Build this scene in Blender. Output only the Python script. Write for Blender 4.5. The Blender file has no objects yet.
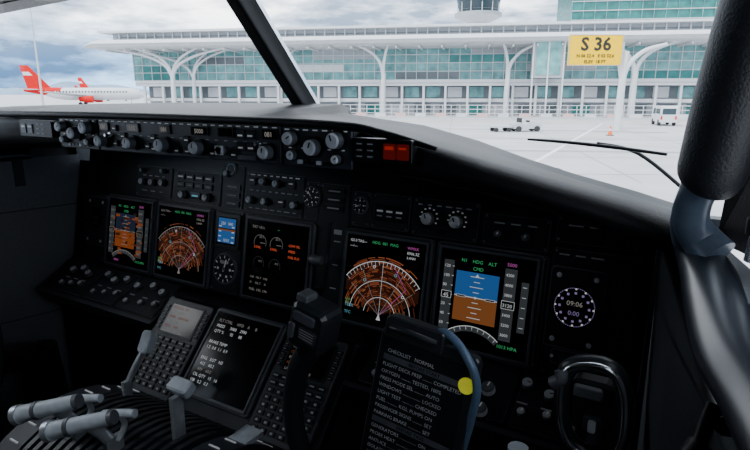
import bpy, math, random
from mathutils import Vector, Matrix
random.seed(7)
scene=bpy.context.scene
coll=scene.collection

# ------------------------------------------------------------------ materials
def mat(name,col,rough=.5,metal=0.,emis=0.,var=.12,scale=60.,bump=0.,spec=.5,coat=0.):
    m=bpy.data.materials.new(name); m.use_nodes=True
    nt=m.node_tree; b=nt.nodes['Principled BSDF']
    b.inputs['Roughness'].default_value=rough
    b.inputs['Metallic'].default_value=metal
    b.inputs['Specular IOR Level'].default_value=spec
    b.inputs['Coat Weight'].default_value=coat
    tc=nt.nodes.new('ShaderNodeTexCoord'); no=nt.nodes.new('ShaderNodeTexNoise')
    no.inputs['Scale'].default_value=scale; no.inputs['Detail'].default_value=3
    nt.links.new(tc.outputs['Object'],no.inputs['Vector'])
    r=nt.nodes.new('ShaderNodeValToRGB')
    r.color_ramp.elements[0].position=.3; r.color_ramp.elements[1].position=.7
    a=[max(0,c*(1-var)) for c in col]; c2=[c*(1+var) for c in col]
    r.color_ramp.elements[0].color=(*a,1); r.color_ramp.elements[1].color=(*c2,1)
    nt.links.new(no.outputs['Fac'],r.inputs['Fac']); nt.links.new(r.outputs['Color'],b.inputs['Base Color'])
    if emis>0:
        b.inputs['Emission Color'].default_value=(*col,1); b.inputs['Emission Strength'].default_value=emis
    if bump>0:
        bp=nt.nodes.new('ShaderNodeBump'); bp.inputs['Strength'].default_value=bump; bp.inputs['Distance'].default_value=.002
        nt.links.new(no.outputs['Fac'],bp.inputs['Height']); nt.links.new(bp.outputs['Normal'],b.inputs['Normal'])
    return m
def emit(name,col,s=1.):
    m=bpy.data.materials.new(name); m.use_nodes=True; nt=m.node_tree
    b=nt.nodes['Principled BSDF']; b.inputs['Base Color'].default_value=(0,0,0,1); b.inputs['Roughness'].default_value=.3
    b.inputs['Specular IOR Level'].default_value=.2
    b.inputs['Emission Color'].default_value=(*col,1); b.inputs['Emission Strength'].default_value=s
    return m
K={}
K['panel']=mat('panel_dark_paint',(.010,.0125,.018),.42,bump=.15,scale=300,spec=.35)
K['panel2']=mat('panel_grey_paint',(.032,.037,.046),.40,bump=.1,scale=300,spec=.4)
K['edge']=mat('panel_grey_edge',(.085,.095,.115),.36)  # lighter grey for plate rims and bezel borders
K['black']=mat('black_plastic',(.004,.005,.0065),.35,spec=.3)
K['matte']=mat('black_leatherette',(.004,.0045,.006),.42,bump=.4,scale=700,spec=.25)
K['hand']=mat('yoke_dark_grey_plastic',(.020,.023,.028),.32,bump=.1,scale=400)
K['bezel']=mat('bezel_black',(.008,.010,.013),.36)
K['glass']=mat('screen_glass',(.003,.004,.005),.12,var=.02,spec=.3)
K['knob']=mat('knob_grey',(.11,.12,.135),.36)
K['knobw']=mat('knob_light_grey',(.64,.66,.70),.36)
K['white']=mat('legend_white',(.85,.87,.9),.5,emis=.08)
K['dim']=mat('legend_dim',(.34,.36,.39),.6,emis=.035)
K['card']=mat('checklist_print',(.55,.57,.60),.5)
K['chrome']=mat('brushed_metal',(.75,.77,.8),.25,1.)
K['lever']=mat('lever_grey_plastic',(.52,.57,.62),.35)
K['alu']=mat('lever_satin_aluminium',(.62,.66,.70),.32,.7)
K['wall']=mat('sidewall_grey_lining',(.105,.115,.13),.5,bump=.3,scale=200)
K['wallL']=mat('sidewall_grey_lining_captain',(.10,.113,.132),.5,bump=.3,scale=200)
K['dwall']=mat('aft_dark_lining',(.022,.022,.026),.7)
K['sill']=mat('sill_blue_black',(.009,.013,.021),.34)
K['arm']=mat('bracket_blue_grey',(.085,.115,.155),.30)
K['pad']=mat('grip_rubber',(.009,.010,.013),.45,bump=.4,scale=400)
K['strap']=mat('blue_grey_strap',(.09,.155,.25),.35)
K['yellow']=mat('yellow_sticker',(.80,.80,.05),.5,emis=.25)
K['floor']=mat('cockpit_floor_mat',(.015,.015,.017),.8)
E={}
E['w']=emit('screen_white',(.75,.78,.8),.58)
E['wd']=emit('screen_white_dim',(.75,.70,.65),.24)
E['g']=emit('screen_green',(.1,.8,.3),.36)
E['b']=emit('screen_sky_blue',(.03,.16,.50),.48)
E['o']=emit('screen_ground_brown',(.42,.14,.04),.36)
E['bd']=emit('screen_sky_blue_dim',(.04,.07,.14),.22)
E['od']=emit('screen_ground_red_dim',(.50,.12,.03),.34)
E['m']=emit('screen_magenta',(.8,.15,.6),.40)
E['gr']=emit('screen_tape_grey',(.07,.08,.09),.40)
E['r']=emit('annunciator_red',(.60,.03,.02),.40)
E['rd']=emit('annunciator_red_dim',(.22,.012,.01),.26)
E['or']=emit('screen_orange_red',(.8,.12,.05),.50)
E['c']=emit('screen_cyan',(.2,.65,.8),.38)
E['p']=emit('lcd_purple',(.40,.3,.60),.38)
E['t1']=emit('radar_return_brown',(.38,.10,.04),.46)
E['t2']=emit('radar_return_orange',(.52,.16,.06),.44)
E['t3']=emit('radar_return_dark',(.22,.055,.022),.38)
E['t4']=emit('radar_background',(.05,.014,.008),.40)

# ------------------------------------------------------------------ mesh builder
class MB:
    def __init__(s,M=None):
        s.v=[];s.f=[];s.mi=[];s.sm=[];s.mats=[];s.M=M or Matrix()
    def m(s,mt):
        if mt not in s.mats: s.mats.append(mt)
        return s.mats.index(mt)
    def add(s,vs,fs,mt,smooth=False,M=None):
        o=len(s.v); T=s.M if M is None else s.M@M
        s.v+=[T@Vector(v) for v in vs]; i=s.m(mt)
        for f in fs:
            s.f.append([o+k for k in f]); s.mi.append(i); s.sm.append(smooth)
    def box(s,x0,x1,y0,y1,z0,z1,mt,M=None):
        vs=[(x,y,z) for z in(z0,z1) for y in(y0,y1) for x in(x0,x1)]
        s.add(vs,[(0,2,3,1),(4,5,7,6),(0,1,5,4),(2,6,7,3),(0,4,6,2),(1,3,7,5)],mt,M=M)
    def plate(s,u,v,w,h,z0,z1,mt,r=.0,bev=.0,M=None,n=3):
        def outline(w,h,r):
            if r<=0: return [(u-w/2,v-h/2),(u+w/2,v-h/2),(u+w/2,v+h/2),(u-w/2,v+h/2)]
            o=[]
            for cx,cy,a in((1,-1,-90),(1,1,0),(-1,1,90),(-1,-1,180)):
                for k in range(n+1):
                    t=math.radians(a+90*k/n)
                    o.append((u+cx*(w/2-r)+r*math.cos(t),v+cy*(h/2-r)+r*math.sin(t)))
            return o
        A=outline(w,h,r); N=len(A)
        loops=[[(x,y,z0) for x,y in A]]
        if bev>0:
            loops.append([(x,y,z1-bev) for x,y in A]); B=outline(w-2*bev,h-2*bev,max(r-bev,.0001) if r>0 else 0)
            loops.append([(x,y,z1) for x,y in B])
        else: loops.append([(x,y,z1) for x,y in A])
        vs=[p for l in loops for p in l]; fs=[]
        for l in range(len(loops)-1):
            for k in range(N): fs.append((l*N+k,l*N+(k+1)%N,(l+1)*N+(k+1)%N,(l+1)*N+k))
        fs.append([(len(loops)-1)*N+k for k in range(N)])
        s.add(vs,fs,mt,M=M)
    def frame(s,u,v,w,h,t,z0,z1,mt):
        s.box(u-w/2,u+w/2,v+h/2-t,v+h/2,z0,z1,mt); s.box(u-w/2,u+w/2,v-h/2,v-h/2+t,z0,z1,mt)
        s.box(u-w/2,u-w/2+t,v-h/2+t,v+h/2-t,z0,z1,mt); s.box(u+w/2-t,u+w/2,v-h/2+t,v+h/2-t,z0,z1,mt)
    def cyl(s,cx,cy,z0,z1,r0,r1,mt,n=20,M=None,cap=True):
        vs=[]
        for z,r in((z0,r0),(z1,r1)):
            for k in range(n):
                a=2*math.pi*k/n; vs.append((cx+r*math.cos(a),cy+r*math.sin(a),z))
        side=[(k,(k+1)%n,n+(k+1)%n,n+k) for k in range(n)]
        s.add(vs,side,mt,True,M)
        if cap:
            s.add(vs[n:],[tuple(range(n))],mt,False,M); s.add(vs[:n],[tuple(reversed(range(n)))],mt,False,M)
    def ring(s,cx,cy,z,r0,r1,mt,a0=0,a1=360,n=32,clip=None):
        vs=[];fs=[]
        for k in range(n+1):
            a=math.radians(a0+(a1-a0)*k/n)
            for r in(r0,r1):
                x=cx+r*math.cos(a);y=cy+r*math.sin(a)
                if clip: x=max(clip[0],min(clip[1],x)); y=max(clip[2],min(clip[3],y))
                vs.append((x,y,z))
        for k in range(n): fs.append((2*k,2*k+1,2*k+3,2*k+2))
        s.add(vs,fs,mt)
    def rect(s,u,v,w,h,z,mt):
        s.add([(u-w/2,v-h/2,z),(u+w/2,v-h/2,z),(u+w/2,v+h/2,z),(u-w/2,v+h/2,z)],[(0,1,2,3)],mt)
    def line(s,x0,y0,x1,y1,w,z,mt):
        d=Vector((x1-x0,y1-y0))
        if d.length<1e-6:return
        n=Vector((-d.y,d.x)).normalized()*w/2
        s.add([(x0-n.x,y0-n.y,z),(x1-n.x,y1-n.y,z),(x1+n.x,y1+n.y,z),(x0+n.x,y0+n.y,z)],[(0,1,2,3)],mt)
    def poly(s,pts,z,mt): s.add([(x,y,z) for x,y in pts],[tuple(range(len(pts)))],mt)
    def prism(s,pts,z0,z1,mt,M=None):
        n=len(pts); vs=[(x,y,z0) for x,y in pts]+[(x,y,z1) for x,y in pts]
        s.add(vs,[(k,(k+1)%n,n+(k+1)%n,n+k) for k in range(n)]+[tuple(range(n,2*n)),tuple(reversed(range(n)))],mt,M=M)
    def knob(s,u,v,r,h,mt,top=None,ptr=None):
        s.cyl(u,v,0,h*.25,r*1.2,r*1.15,K['black'],18)
        s.cyl(u,v,h*.25,h*.85,r*.95,r*.88,mt,18); s.cyl(u,v,h*.85,h,r*.88,r*.72,top or mt,18)
        if ptr is not None:
            a=math.radians(ptr); s.line(u,v,u+r*.65*math.cos(a),v+r*.65*math.sin(a),r*.2,h*1.01,K['black'] if top is K['knobw'] else K['white'])
    def tube(s,pts,rad,mt,n=12,flat=1.,up=(0,0,1),steps=6,closed=False):
        P=[Vector(p) for p in pts]; R=rad if isinstance(rad,(list,tuple)) else [rad]*len(P)
        out=[];N=len(P)
        rng=N if closed else N-1
        for i in range(rng):
            if closed: p0,p1,p2,p3=P[i-1],P[i],P[(i+1)%N],P[(i+2)%N]; r1,r2=R[i],R[(i+1)%N]
            else: p0=P[max(i-1,0)];p1=P[i];p2=P[i+1];p3=P[min(i+2,N-1)]; r1,r2=R[i],R[i+1]
            for k in range(steps):
                t=k/steps
                q=.5*((2*p1)+(p2-p0)*t+(2*p0-5*p1+4*p2-p3)*t*t+(3*p1-p0-3*p2+p3)*t**3)
                out.append((q,r1+(r2-r1)*t))
        if not closed: out.append((P[-1],R[-1]))
        up=Vector(up); vs=[];fs=[];L=len(out)
        for i,(q,r) in enumerate(out):
            if closed: d=out[(i+1)%L][0]-out[i-1][0]
            else: d=out[min(i+1,L-1)][0]-out[max(i-1,0)][0]
            d.normalize(); a=d.cross(up)
            if a.length<1e-3: a=d.cross(Vector((1,0,0)))
            a.normalize(); b=a.cross(d)
            for k in range(n):
                t=2*math.pi*k/n; vs.append(q+a*math.cos(t)*r+b*math.sin(t)*r*flat)
        for i in range(L if closed else L-1):
            j=(i+1)%L
            for k in range(n): fs.append((i*n+k,i*n+(k+1)%n,j*n+(k+1)%n,j*n+k))
        s.add(vs,fs,mt,True)
        if not closed:
            s.add(vs[:n],[tuple(reversed(range(n)))],mt); s.add(vs[-n:],[tuple(range(n))],mt)
    def text(s,txt,x,y,size,z,mt,al='LEFT',M=None,bold=0.):
        cu=bpy.data.curves.new('t','FONT'); cu.body=txt; cu.size=size; cu.align_x=al; cu.resolution_u=2; cu.offset=bold
        ob=bpy.data.objects.new('t',cu); coll.objects.link(ob)
        dg=bpy.context.evaluated_depsgraph_get(); me=bpy.data.meshes.new_from_object(ob.evaluated_get(dg))
        s.add([(v.co.x+x,v.co.y+y,z) for v in me.vertices],[tuple(p.vertices) for p in me.polygons],mt,M=M)
        bpy.data.objects.remove(ob); bpy.data.curves.remove(cu); bpy.data.meshes.remove(me)
    def obj(s,name,parent=None,origin=None):
        me=bpy.data.meshes.new(name)
        o=Vector(origin) if origin else Vector((0,0,0))
        me.from_pydata([tuple(v-o) for v in s.v],[],s.f)
        for mt in s.mats: me.materials.append(mt)
        me.polygons.foreach_set('material_index',s.mi); me.polygons.foreach_set('use_smooth',s.sm)
        me.update(); ob=bpy.data.objects.new(name,me); ob.location=o; coll.objects.link(ob)
        if parent: ob.parent=parent
        return ob
def FR(O,V):
    U=Vector((1,0,0)); V=Vector(V).normalized(); N=U.cross(V)
    return Matrix(((U.x,V.x,N.x,O[0]),(U.y,V.y,N.y,O[1]),(U.z,V.z,N.z,O[2]),(0,0,0,1)))
T11=math.radians(11)
MP=FR((0,.95,.963),(0,math.sin(T11),math.cos(T11)))
MC=FR((0,.70,1.2),(0,0,1))
AS=FR((0,.85,.76),(0,.68,.733))
SH=FR((0,.905,.775),(0,.105,.058))
def at(M,u,v,w=0): return M@Matrix.Translation((u,v,w))

# ------------------------------------------------------------------ main instrument panel
def labels(b,u,v,w,n,z=.0012,mt=None):
    x=u-w/2
    for k in range(n):
        l=w/n*random.uniform(.4,.8); b.rect(x+w/n/2,v,l,.0024,z,mt or K['dim']); x+=w/n
b=MB(MP)
b.box(-.765,.765,-.19,.098,-.03,0,K['black'])
b.box(-.72,.60,.095,.165,-.03,0,K['black'])
b.box(.60,.70,.095,.135,-.03,0,K['black'])
def sub(u0,u1,v0,v1,mt=None,t=.003):
    b.plate((u0+u1)/2,(v0+v1)/2,u1-u0,v1-v0,0,t-.0008,K['edge'],r=.004)
    b.plate((u0+u1)/2,(v0+v1)/2,u1-u0-.002,v1-v0-.002,t-.0008,t,mt or K['panel'],r=.004)
    for x in(u0+.005,u1-.005):
        for y in(v0+.005,v1-.005): b.cyl(x,y,t,t+.0008,.0024,.0018,K['knob'],8)
for (u0,u1,v0,v1) in [(-.74,-.62,-.18,.005),(-.615,-.41,-.185,.012),(-.405,-.198,-.185,.012),(-.195,-.105,-.185,.012),
    (-.1,.105,-.185,.012),(.11,.185,-.185,.10),(.19,.388,-.185,.012),(.395,.603,-.185,.012),(.61,.75,-.19,.03),
    (-.50,-.36,.02,.10),(-.345,-.185,.018,.098),(-.18,-.112,.018,.12),(-.105,.065,.018,.11),(.07,.108,.018,.10),
    (.195,.238,.02,.09),(.242,.328,.02,.09),(.335,.47,.018,.09),(.48,.60,.018,.075),(.61,.74,.04,.085)]:
    sub(u0,u1,v0,v1)
b.M=at(MP,0,0,.003)
for u,v,r in [(-.469,.058,.009),(-.43,.058,.009),(-.39,.060,.009),(-.47,.088,.006),(-.39,.09,.006)]:
    b.knob(u,v,r,.014,K['knob'],K['knobw'],60)
labels(b,-.43,.075,.1,4); labels(b,-.43,.035,.1,3)
for i in range(2):
    for j in range(4): b.plate(-.325+j*.033,.082-i*.02,.028,.014,0,.004,K['black'],r=.002,bev=.001)
for j in range(4): b.rect(-.325+j*.033,.082,.018,.003,.0045,K['white']); b.rect(-.325+j*.033,.062,.016,.0025,.0045,K['dim'])
b.knob(-.31,.037,.010,.016,K['knob'],K['knobw'],120); b.knob(-.225,.037,.010,.016,K['knob'],K['knobw'],40)
b.plate(-.27,.037,.034,.016,0,.003,K['glass'],r=.002); b.rect(-.27,.037,.022,.004,.0032,E['c'])
b.knob(-.165,.1,.008,.012,K['knob'],K['knobw'],90)
b.cyl(-.155,.112,0,.004,.015,.014,K['knobw'],24); b.cyl(-.155,.112,.004,.005,.010,.010,K['black'],24)
for j in range(3): b.plate(-.146,.03+j*.02,.05,.013,0,.003,K['black'],r=.002); b.rect(-.146,.03+j*.02,.03,.003,.0032,K['dim'])
for j,(u,v) in enumerate([(-.085,.088),(-.05,.09),(-.01,.088),(.03,.088),(-.085,.045),(-.04,.045),(.005,.045),(.045,.045)]):
    if j%3: b.knob(u,v,.0085,.014,K['knob'],K['knobw'],30*j)
    else:
        b.plate(u,v,.02,.018,0,.004,K['black'],r=.002,bev=.001); b.rect(u,v+.003,.012,.003,.0045,K['white'])
labels(b,-.02,.068,.15,8); labels(b,-.02,.027,.15,7); labels(b,-.02,.104,.15,8,mt=K['white'])
def gauge(u,v,r,nt=12,needle=50,col=None,body=None):
    col=col or K['white']; body=body or K['black']
    b.cyl(u,v,0,.005,r*1.16,r*1.08,K['edge'],32); b.cyl(u,v,.005,.0055,r,r,body,32)
    for k in range(nt):
        a=2*math.pi*k/nt; c,s_=math.cos(a),math.sin(a); b.line(u+c*r*.76,v+s_*r*.76,u+c*r*.95,v+s_*r*.95,r*.08,.006,col)
        if k%2==0: b.rect(u+c*r*.58,v+s_*r*.58,r*.17,r*.17,.006,col)
    a=math.radians(needle); b.line(u-.2*r*math.cos(a),v-.2*r*math.sin(a),u+r*.7*math.cos(a),v+r*.7*math.sin(a),r*.10,.0065,K['white'])
    b.cyl(u,v,.006,.0075,r*.14,r*.12,K['knob'],12)
gauge(.090,.068,.021,10,130)
b.plate(-.149,-.036,.078,.085,0,.006,K['bezel'],r=.004,bev=.001); b.rect(-.149,-.036,.062,.066,.0065,K['glass'])
b.rect(-.149,-.018,.056,.024,.0068,E['b']); b.rect(-.149,-.05,.056,.03,.0068,E['b']); b.rect(-.149,-.034,.058,.004,.007,E['o'])
b.text('250   040',-.149,-.022,.010,.0072,E['w'],'CENTER'); b.text('1013',-.149,-.062,.010,.0072,E['w'],'CENTER')
for k in range(4): b.rect(-.17,-.062+k*.012,.008,.0025,.0072,E['w']); b.rect(-.128,-.062+k*.012,.008,.0025,.0072,E['w'])
gauge(-.149,-.128,.034,12,75)
b.rect(-.149,-.112,.022,.008,.0062,K['dim'])
gauge(.215,.062,.016,8,200)
for k in range(3):
    b.plate(.148,.085-k*.018,.05,.013,0,.003,K['black'],r=.002); b.rect(.148,.085-k*.018,.03,.003,.0035,K['dim'])
b.box(.139,.147,-.13,.02,0,.001,K['black'])
labels(b,.165,-.02,.025,1); labels(b,.165,-.07,.025,1); labels(b,.165,-.12,.025,1)
b.plate(.125,-.14,.02,.03,0,.004,K['black'],r=.003); b.rect(.165,.0,.02,.01,.0012,K['dim'])
b.plate(.285,.052,.07,.034,0,.004,K['black'],r=.003,bev=.001)
for j in range(3): b.rect(.263+j*.022,.056,.014,.004,.0045,K['white']); b.rect(.263+j*.022,.046,.012,.0025,.0045,K['dim'])
for u in(.372,.43):
    b.cyl(u,.052,0,.004,.021,.020,K['black'],24); b.knob(u,.052,.013,.02,K['knob'],K['knobw'],110)
    for k in range(8):
        a=math.radians(-30+30*k); b.rect(u+.018*math.cos(a),.052+.018*math.sin(a)+.002,.004,.003,.0045,K['white'])
b.plate(.402,.03,.02,.012,0,.003,K['black'],r=.002); labels(b,.40,.078,.12,6)
labels(b,.54,.06,.09,3); b.knob(.51,.04,.007,.012,K['knob'],None,60); b.knob(.56,.04,.007,.012,K['knob'],None,60)
labels(b,.675,.07,.1,3)
for u in(.655,-.662):
    b.plate(u,-.07,.090,.139,0,.003,K['edge'],r=.006); b.plate(u,-.07,.086,.135,.003,.0045,K['bezel'],r=.006,bev=.001)
    b.cyl(u,-.066,.0045,.0048,.036,.036,K['glass'],32)
    on=u>0
    for k in range(60):
        a=math.radians(6*k); c,s_=math.cos(a),math.sin(a); L=.0325 if k%5 else .031
        if on or k%5==0: b.rect(u+c*L,-.066+s_*L,.0016 if k%5 else .003,.0016 if k%5 else .003,.0052,(E['p'] if k%5 else E['w']) if on else K['edge'])
        if k%5==0 and on: b.rect(u+c*.024,-.066+s_*.024,.004,.004,.0052,E['p'])
    b.text('09:06',u,-.064,.012,.0053,E['wd'] if on else K['edge'],'CENTER'); b.text('0:00',u,-.080,.011,.0053,E['p'] if on else K['edge'],'CENTER')
    for x in(-.03,.03):
        for y in(-.125,-.015): b.knob(u+x,y,.005,.007,K['knob'],K['knobw'])
b.plate(.665,-.155,.078,.025,0,.003,K['edge'],r=.003); b.plate(.665,-.155,.075,.022,.003,.0045,K['bezel'],r=.003,bev=.001); b.rect(.665,-.155,.055,.012,.005,K['panel2'])
for u in(.628,.70): b.cyl(u,-.155,.004,.006,.003,.003,K['knobw'],10)
labels(b,.655,.02,.08,3)
for s0,s1 in((-.765,-.275),(.275,.765)):
    b.M=SH
    b.box(s0,s1,-.121,.006,-.02,0,K['black'])
    b.box(s0,s1,-.128,-.118,-.034,.003,K['panel2'])
for u0,u1 in((-.72,-.58),(-.57,-.44),(-.43,-.29),(.30,.42),(.43,.58),(.59,.74)):
    b.plate((u0+u1)/2,-.057,u1-u0,.105,0,.0022,K['edge'],r=.004); b.plate((u0+u1)/2,-.057,u1-u0-.002,.103,.0022,.003,K['panel'],r=.004)
for i,u in enumerate([-.69,-.655,-.62,-.545,-.505,-.465,-.41,-.36,-.315,.325,.36,.395,.46,.60,.64,.68,.72]):
    b.knob(u,-.040+.012*(i%2),.010,.016,K['knob'],K['knobw'],90+20*i)
    b.knob(u+.004,-.088+.006*(i%3),.0075,.012,K['knob'],K['dim'],60)
    b.rect(u,-.064,.018,.003,.0034,K['dim'])
for v in(-.058,-.1): b.knob(.54,v,.013,.018,K['knobw'],K['knob'],80)
b.M=Matrix()
for s0,s1 in((-.765,-.275),(.275,.765)):
    b.box(s0,s1,.86,.90,.35,.74,K['black'])
b.box(-.272,.272,.865,.935,.70,.768,K['panel'])
b.obj('instrument_panel',origin=(0,.93,.9))

b=MB(MP)
b.box(.140,.146,-.07,-.05,.001,.035,K['chrome'])
b.tube([(.130,-.06,.04),(.143,-.06,.042),(.156,-.06,.04)],[.010,.011,.010],K['knob'],12,up=(0,1,0))
b.obj('landing_gear_lever',origin=tuple(MP@Vector((.143,-.06,0))))

# ------------------------------------------------------------------ displays
S=.084
def bezel(b):
    b.plate(0,0,.200,.200,.002,.009,K['edge'],r=.008,bev=.001)
    b.plate(0,0,.196,.196,.009,.011,K['bezel'],r=.008,bev=.001)
    b.rect(0,0,.178,.178,.0112,K['glass'])
    b.frame(0,0,.188,.188,.004,.0108,.0138,K['edge'])
Zs=.0118
def pfd(name,u,dimd=False):
    M=at(MP,u,-.0875,0); b=MB(M); bezel(b); z=Zs
    B_,O_,W_=(E['bd'],E['od'],E['wd']) if dimd else (E['b'],E['o'],E['w'])
    ax,ay,w,h=-.014,.006,.082,.092
    b.rect(ax,ay+h/4,w,h/2,z,B_); b.rect(ax,ay-h/4,w,h/2,z,O_); b.line(ax-w/2,ay,ax+w/2,ay,.0016,z+.0003,W_)
    for k in range(1,5):
        for s_ in(-1,1): b.rect(ax,ay+s_*k*.0095,.012 if k%2 else .026,.0012,z+.0003,W_)
    for s_ in(-1,1): b.rect(ax+s_*.028,ay,.018,.004,z+.0006,K['black']); b.frame(ax+s_*.028,ay,.018,.004,.0007,z+.0006,z+.0007,W_)
    b.rect(ax,ay,.004,.004,z+.0006,W_); b.poly([(ax-.004,ay+h/2-.008),(ax+.004,ay+h/2-.008),(ax,ay+h/2-.002)],z+.0006,W_)
    b.rect(-.071,.004,.020,.13,z,E['gr']); b.rect(.047,.004,.022,.13,z,E['gr']); b.rect(.074,.004,.013,.09,z,E['gr'])
    for k in range(7):
        y=-.05+k*.018; b.text('%d'%(60-20*k if k<3 else 20*k),-.08,y-.003,.008,z+.0003,W_); b.rect(-.062,y,.004,.001,z+.0003,W_)
        b.text('%d'%(3000+200*k),.038,y-.003,.0075,z+.0003,W_)
    b.rect(-.071,.004,.020,.013,z+.0005,K['black']); b.frame(-.071,.004,.020,.013,.0008,z+.0006,z+.0007,W_); b.text('45',-.077,-.001,.011,z+.0008,W_)
    b.rect(.047,.004,.024,.015,z+.0005,K['black']); b.frame(.047,.004,.024,.015,.0008,z+.0006,z+.0007,W_); b.text('3120',.037,0,.009,z+.0008,W_)
    b.text('5000',.038,.073,.009,z,E['m']); b.text('1013 HPA',.034,-.075,.009,z,E['g'])
    for k in range(5): b.rect(.074,-.032+.018*k,.007,.001,z+.0004,W_)
    b.text('N1    HDG    ALT',ax,.069,.009,z+.0003,E['g'],'CENTER'); b.text('CMD',ax,.056,.009,z+.0004,E['g'],'CENTER')
    b.ring(ax,-.125,z,.068,.078,E['gr'],50,130); b.ring(ax,-.125,z+.0003,.077,.0785,W_,50,130)
    for k in range(9):
        a=math.radians(54+9*k); b.line(ax+.071*math.cos(a),-.125+.071*math.sin(a),ax+.077*math.cos(a),-.125+.077*math.sin(a),.001,z+.0004,W_)
    b.text('080H',ax-.03,-.08,.009,z+.0004,E['m'],'CENTER')
    if dimd:
        for k in range(60):
            x=random.uniform(-.066,.06); y=random.uniform(-.062,.055); b.rect(x,y,random.uniform(.006,.022),random.uniform(.003,.008),z+.0002,random.choice((E['od'],E['t1'],E['t4'],E['t3'])))
    b.obj(name,origin=tuple(M.translation))
pfd('primary_flight_display',.497); pfd('primary_flight_display.001',-.508,True)
def nd(name,u):
    M=at(MP,u,-.0875,0); b=MB(M); bezel(b); z=Zs
    W_=E['w'] if u>0 else E['wd']
    cx,cy=0,-.066; cl=(-S,S,-S,S)
    b.ring(cx,cy,z,.010,.105,E['t4'],22,158,48,cl)
    r=.022
    while r<.116:
        a=random.uniform(4,24)
        while a<172:
            da=random.uniform(4,26); a2=min(a+da,174)
            inside=all(abs(cx+r*math.cos(math.radians(t)))<S-.003 and abs(cy+r*math.sin(math.radians(t)))<S-.002 for t in(a,a2))
            if inside and random.random()<.74: b.ring(cx,cy,z+.0001,r,r+random.choice((.0014,.0020,.0028)),random.choice((E['t1'],E['t1'],E['t2'],E['t3'],E['t3'])),a,a2,8)
            a=a2+random.uniform(0,8)
        r+=.0036
    for r in(.036,.070): b.ring(cx,cy,z+.0003,r-.0006,r+.0006,W_,5,175,40)
    b.ring(cx,cy,z+.0003,.108,.1096,W_,39,141,40)
    for k in range(21):
        a=math.radians(40+5*k); r1=.108; r0=.101 if k%2 else .098
        b.line(cx+r0*math.cos(a),cy+r0*math.sin(a),cx+r1*math.cos(a),cy+r1*math.sin(a),.0009,z+.0004,W_)
    for a,L in((90,.108),(62,.10),(118,.10),(38,.09),(142,.09)):
        a=math.radians(a); b.line(cx,cy,cx+L*math.cos(a),cy+L*math.sin(a),.0008,z+.0005,W_ if L>.1 else E['wd'])
    b.line(cx,cy,cx+.055,cy+.06,.001,z+.0006,E['m']); b.line(cx+.055,cy+.06,cx+.02,cy+.11,.001,z+.0006,E['m'])
    b.rect(-.058,.072,.05,.024,z+.0003,K['glass']); b.rect(.058,.072,.05,.024,z+.0003,K['glass'])
    b.text('GS 0 TAS---',-.082,.075,.008,z+.0006,W_); b.text('---/---',-.082,.064,.008,z+.0006,W_)
    b.text('WMKK',.05,.075,.008,z+.0006,E['m']); b.text('0906.3Z',.05,.065,.008,z+.0006,W_); b.text('3.4NM',.05,.056,.007,z+.0006,W_)
    b.text('HDG  081  MAG',0,.076,.0085,z+.0006,E['g'],'CENTER')
    b.poly([(cx-.005,cy-.010),(cx+.005,cy-.010),(cx,cy+.004)],z+.0006,W_)
    b.text('TERR',-.082,-.06,.009,z+.0006,E['c']); b.text('TFC',-.082,-.075,.009,z+.0006,E['c']); b.text('VOR L\nSIN',-.082,-.048,.006,z+.0006,E['g'])
    for (x,y,c) in[(-.04,.0,'c'),(.03,.02,'c'),(.05,-.02,'w'),(-.02,.03,'w')]:
        b.ring(x,y,z+.0007,.002,.0034,E[c],0,360,8)
    b.obj(name,origin=tuple(M.translation))
nd('navigation_display',.286); nd('navigation_display.001',-.300)
M=at(MP,0.008,-.0875,0); b=MB(M); bezel(b); z=Zs
b.text('TAT +31c',-.075,.07,.009,z,E['wd']); b.text('--',.0,.07,.010,z,E['g'])
for cx in(-.048,.0):
    b.ring(cx,.038,z,.0177,.0184,E['wd'],-20,200,24); b.line(cx,.038,cx+.015,.038,.001,z,E['wd'])
    b.text('20.1',cx-.003,.049,.008,z+.0006,E['wd'])
    b.ring(cx,-.01,z,.0155,.0163,E['gr'],-20,200,24); b.text('412',cx+.0,-.006,.007,z+.0006,E['wd'])
for k,(x,y,t) in enumerate([(.036,.040,'LOW OIL'),(.036,.027,'PRESS'),(.036,.014,'FUEL FLO'),(-.064,.025,'E FAIL'),(-.016,.025,'E FAIL')]):
    b.text(t,x,y,.0075,z+.0007,E['or'],bold=.0002)
b.text('0.00   OIL P   0.00',-.07,-.045,.007,z,E['wd']); b.text('31     OIL T     31',-.07,-.058,.007,z,E['wd']); b.text('FUEL  3.92  3.90',-.07,-.074,.008,z,E['wd'])
b.obj('engine_display',origin=tuple(M.translation))

# ------------------------------------------------------------------ aisle stand
SW=Matrix(((0,0,1,0),(1,0,0,0),(0,1,0,0),(0,0,0,1)))   # local (x,y,z)->(Y,Z,X)
b=MB(AS)
b.box(-.272,.272,-.245,.006,-.02,0,K['panel'])
b.M=Matrix()
for s_ in(-1,1):
    x0,x1=sorted((s_*.262,s_*.272))
    b.prism([(.86,.15),(.86,.765),(.70,.59),(.70,.15)],x0,x1,K['panel2'],M=SW)
b.obj('aisle_stand',origin=(0,.8,.6))
M=at(AS,-.002,-.0885,0); b=MB(M); bezel(b); z=Zs
rows=['FLT CTRL     HYD    A      B','PRESS      3000    2990','QTY %       92      88','','BRAKE TEMP','1.2  0.8  1.1  0.9','','ENG   EGT   N2','  412    60.2','  409    60.0','OIL QTY   15   16','VIB   0.2   0.3']
for k,t in enumerate(rows):
    if t: b.text(t,-.078,.068-k*.0125,.0095,z,E['w'] if k%3 else E['wd'])
b.obj('systems_display',origin=tuple(M.translation))
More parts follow.
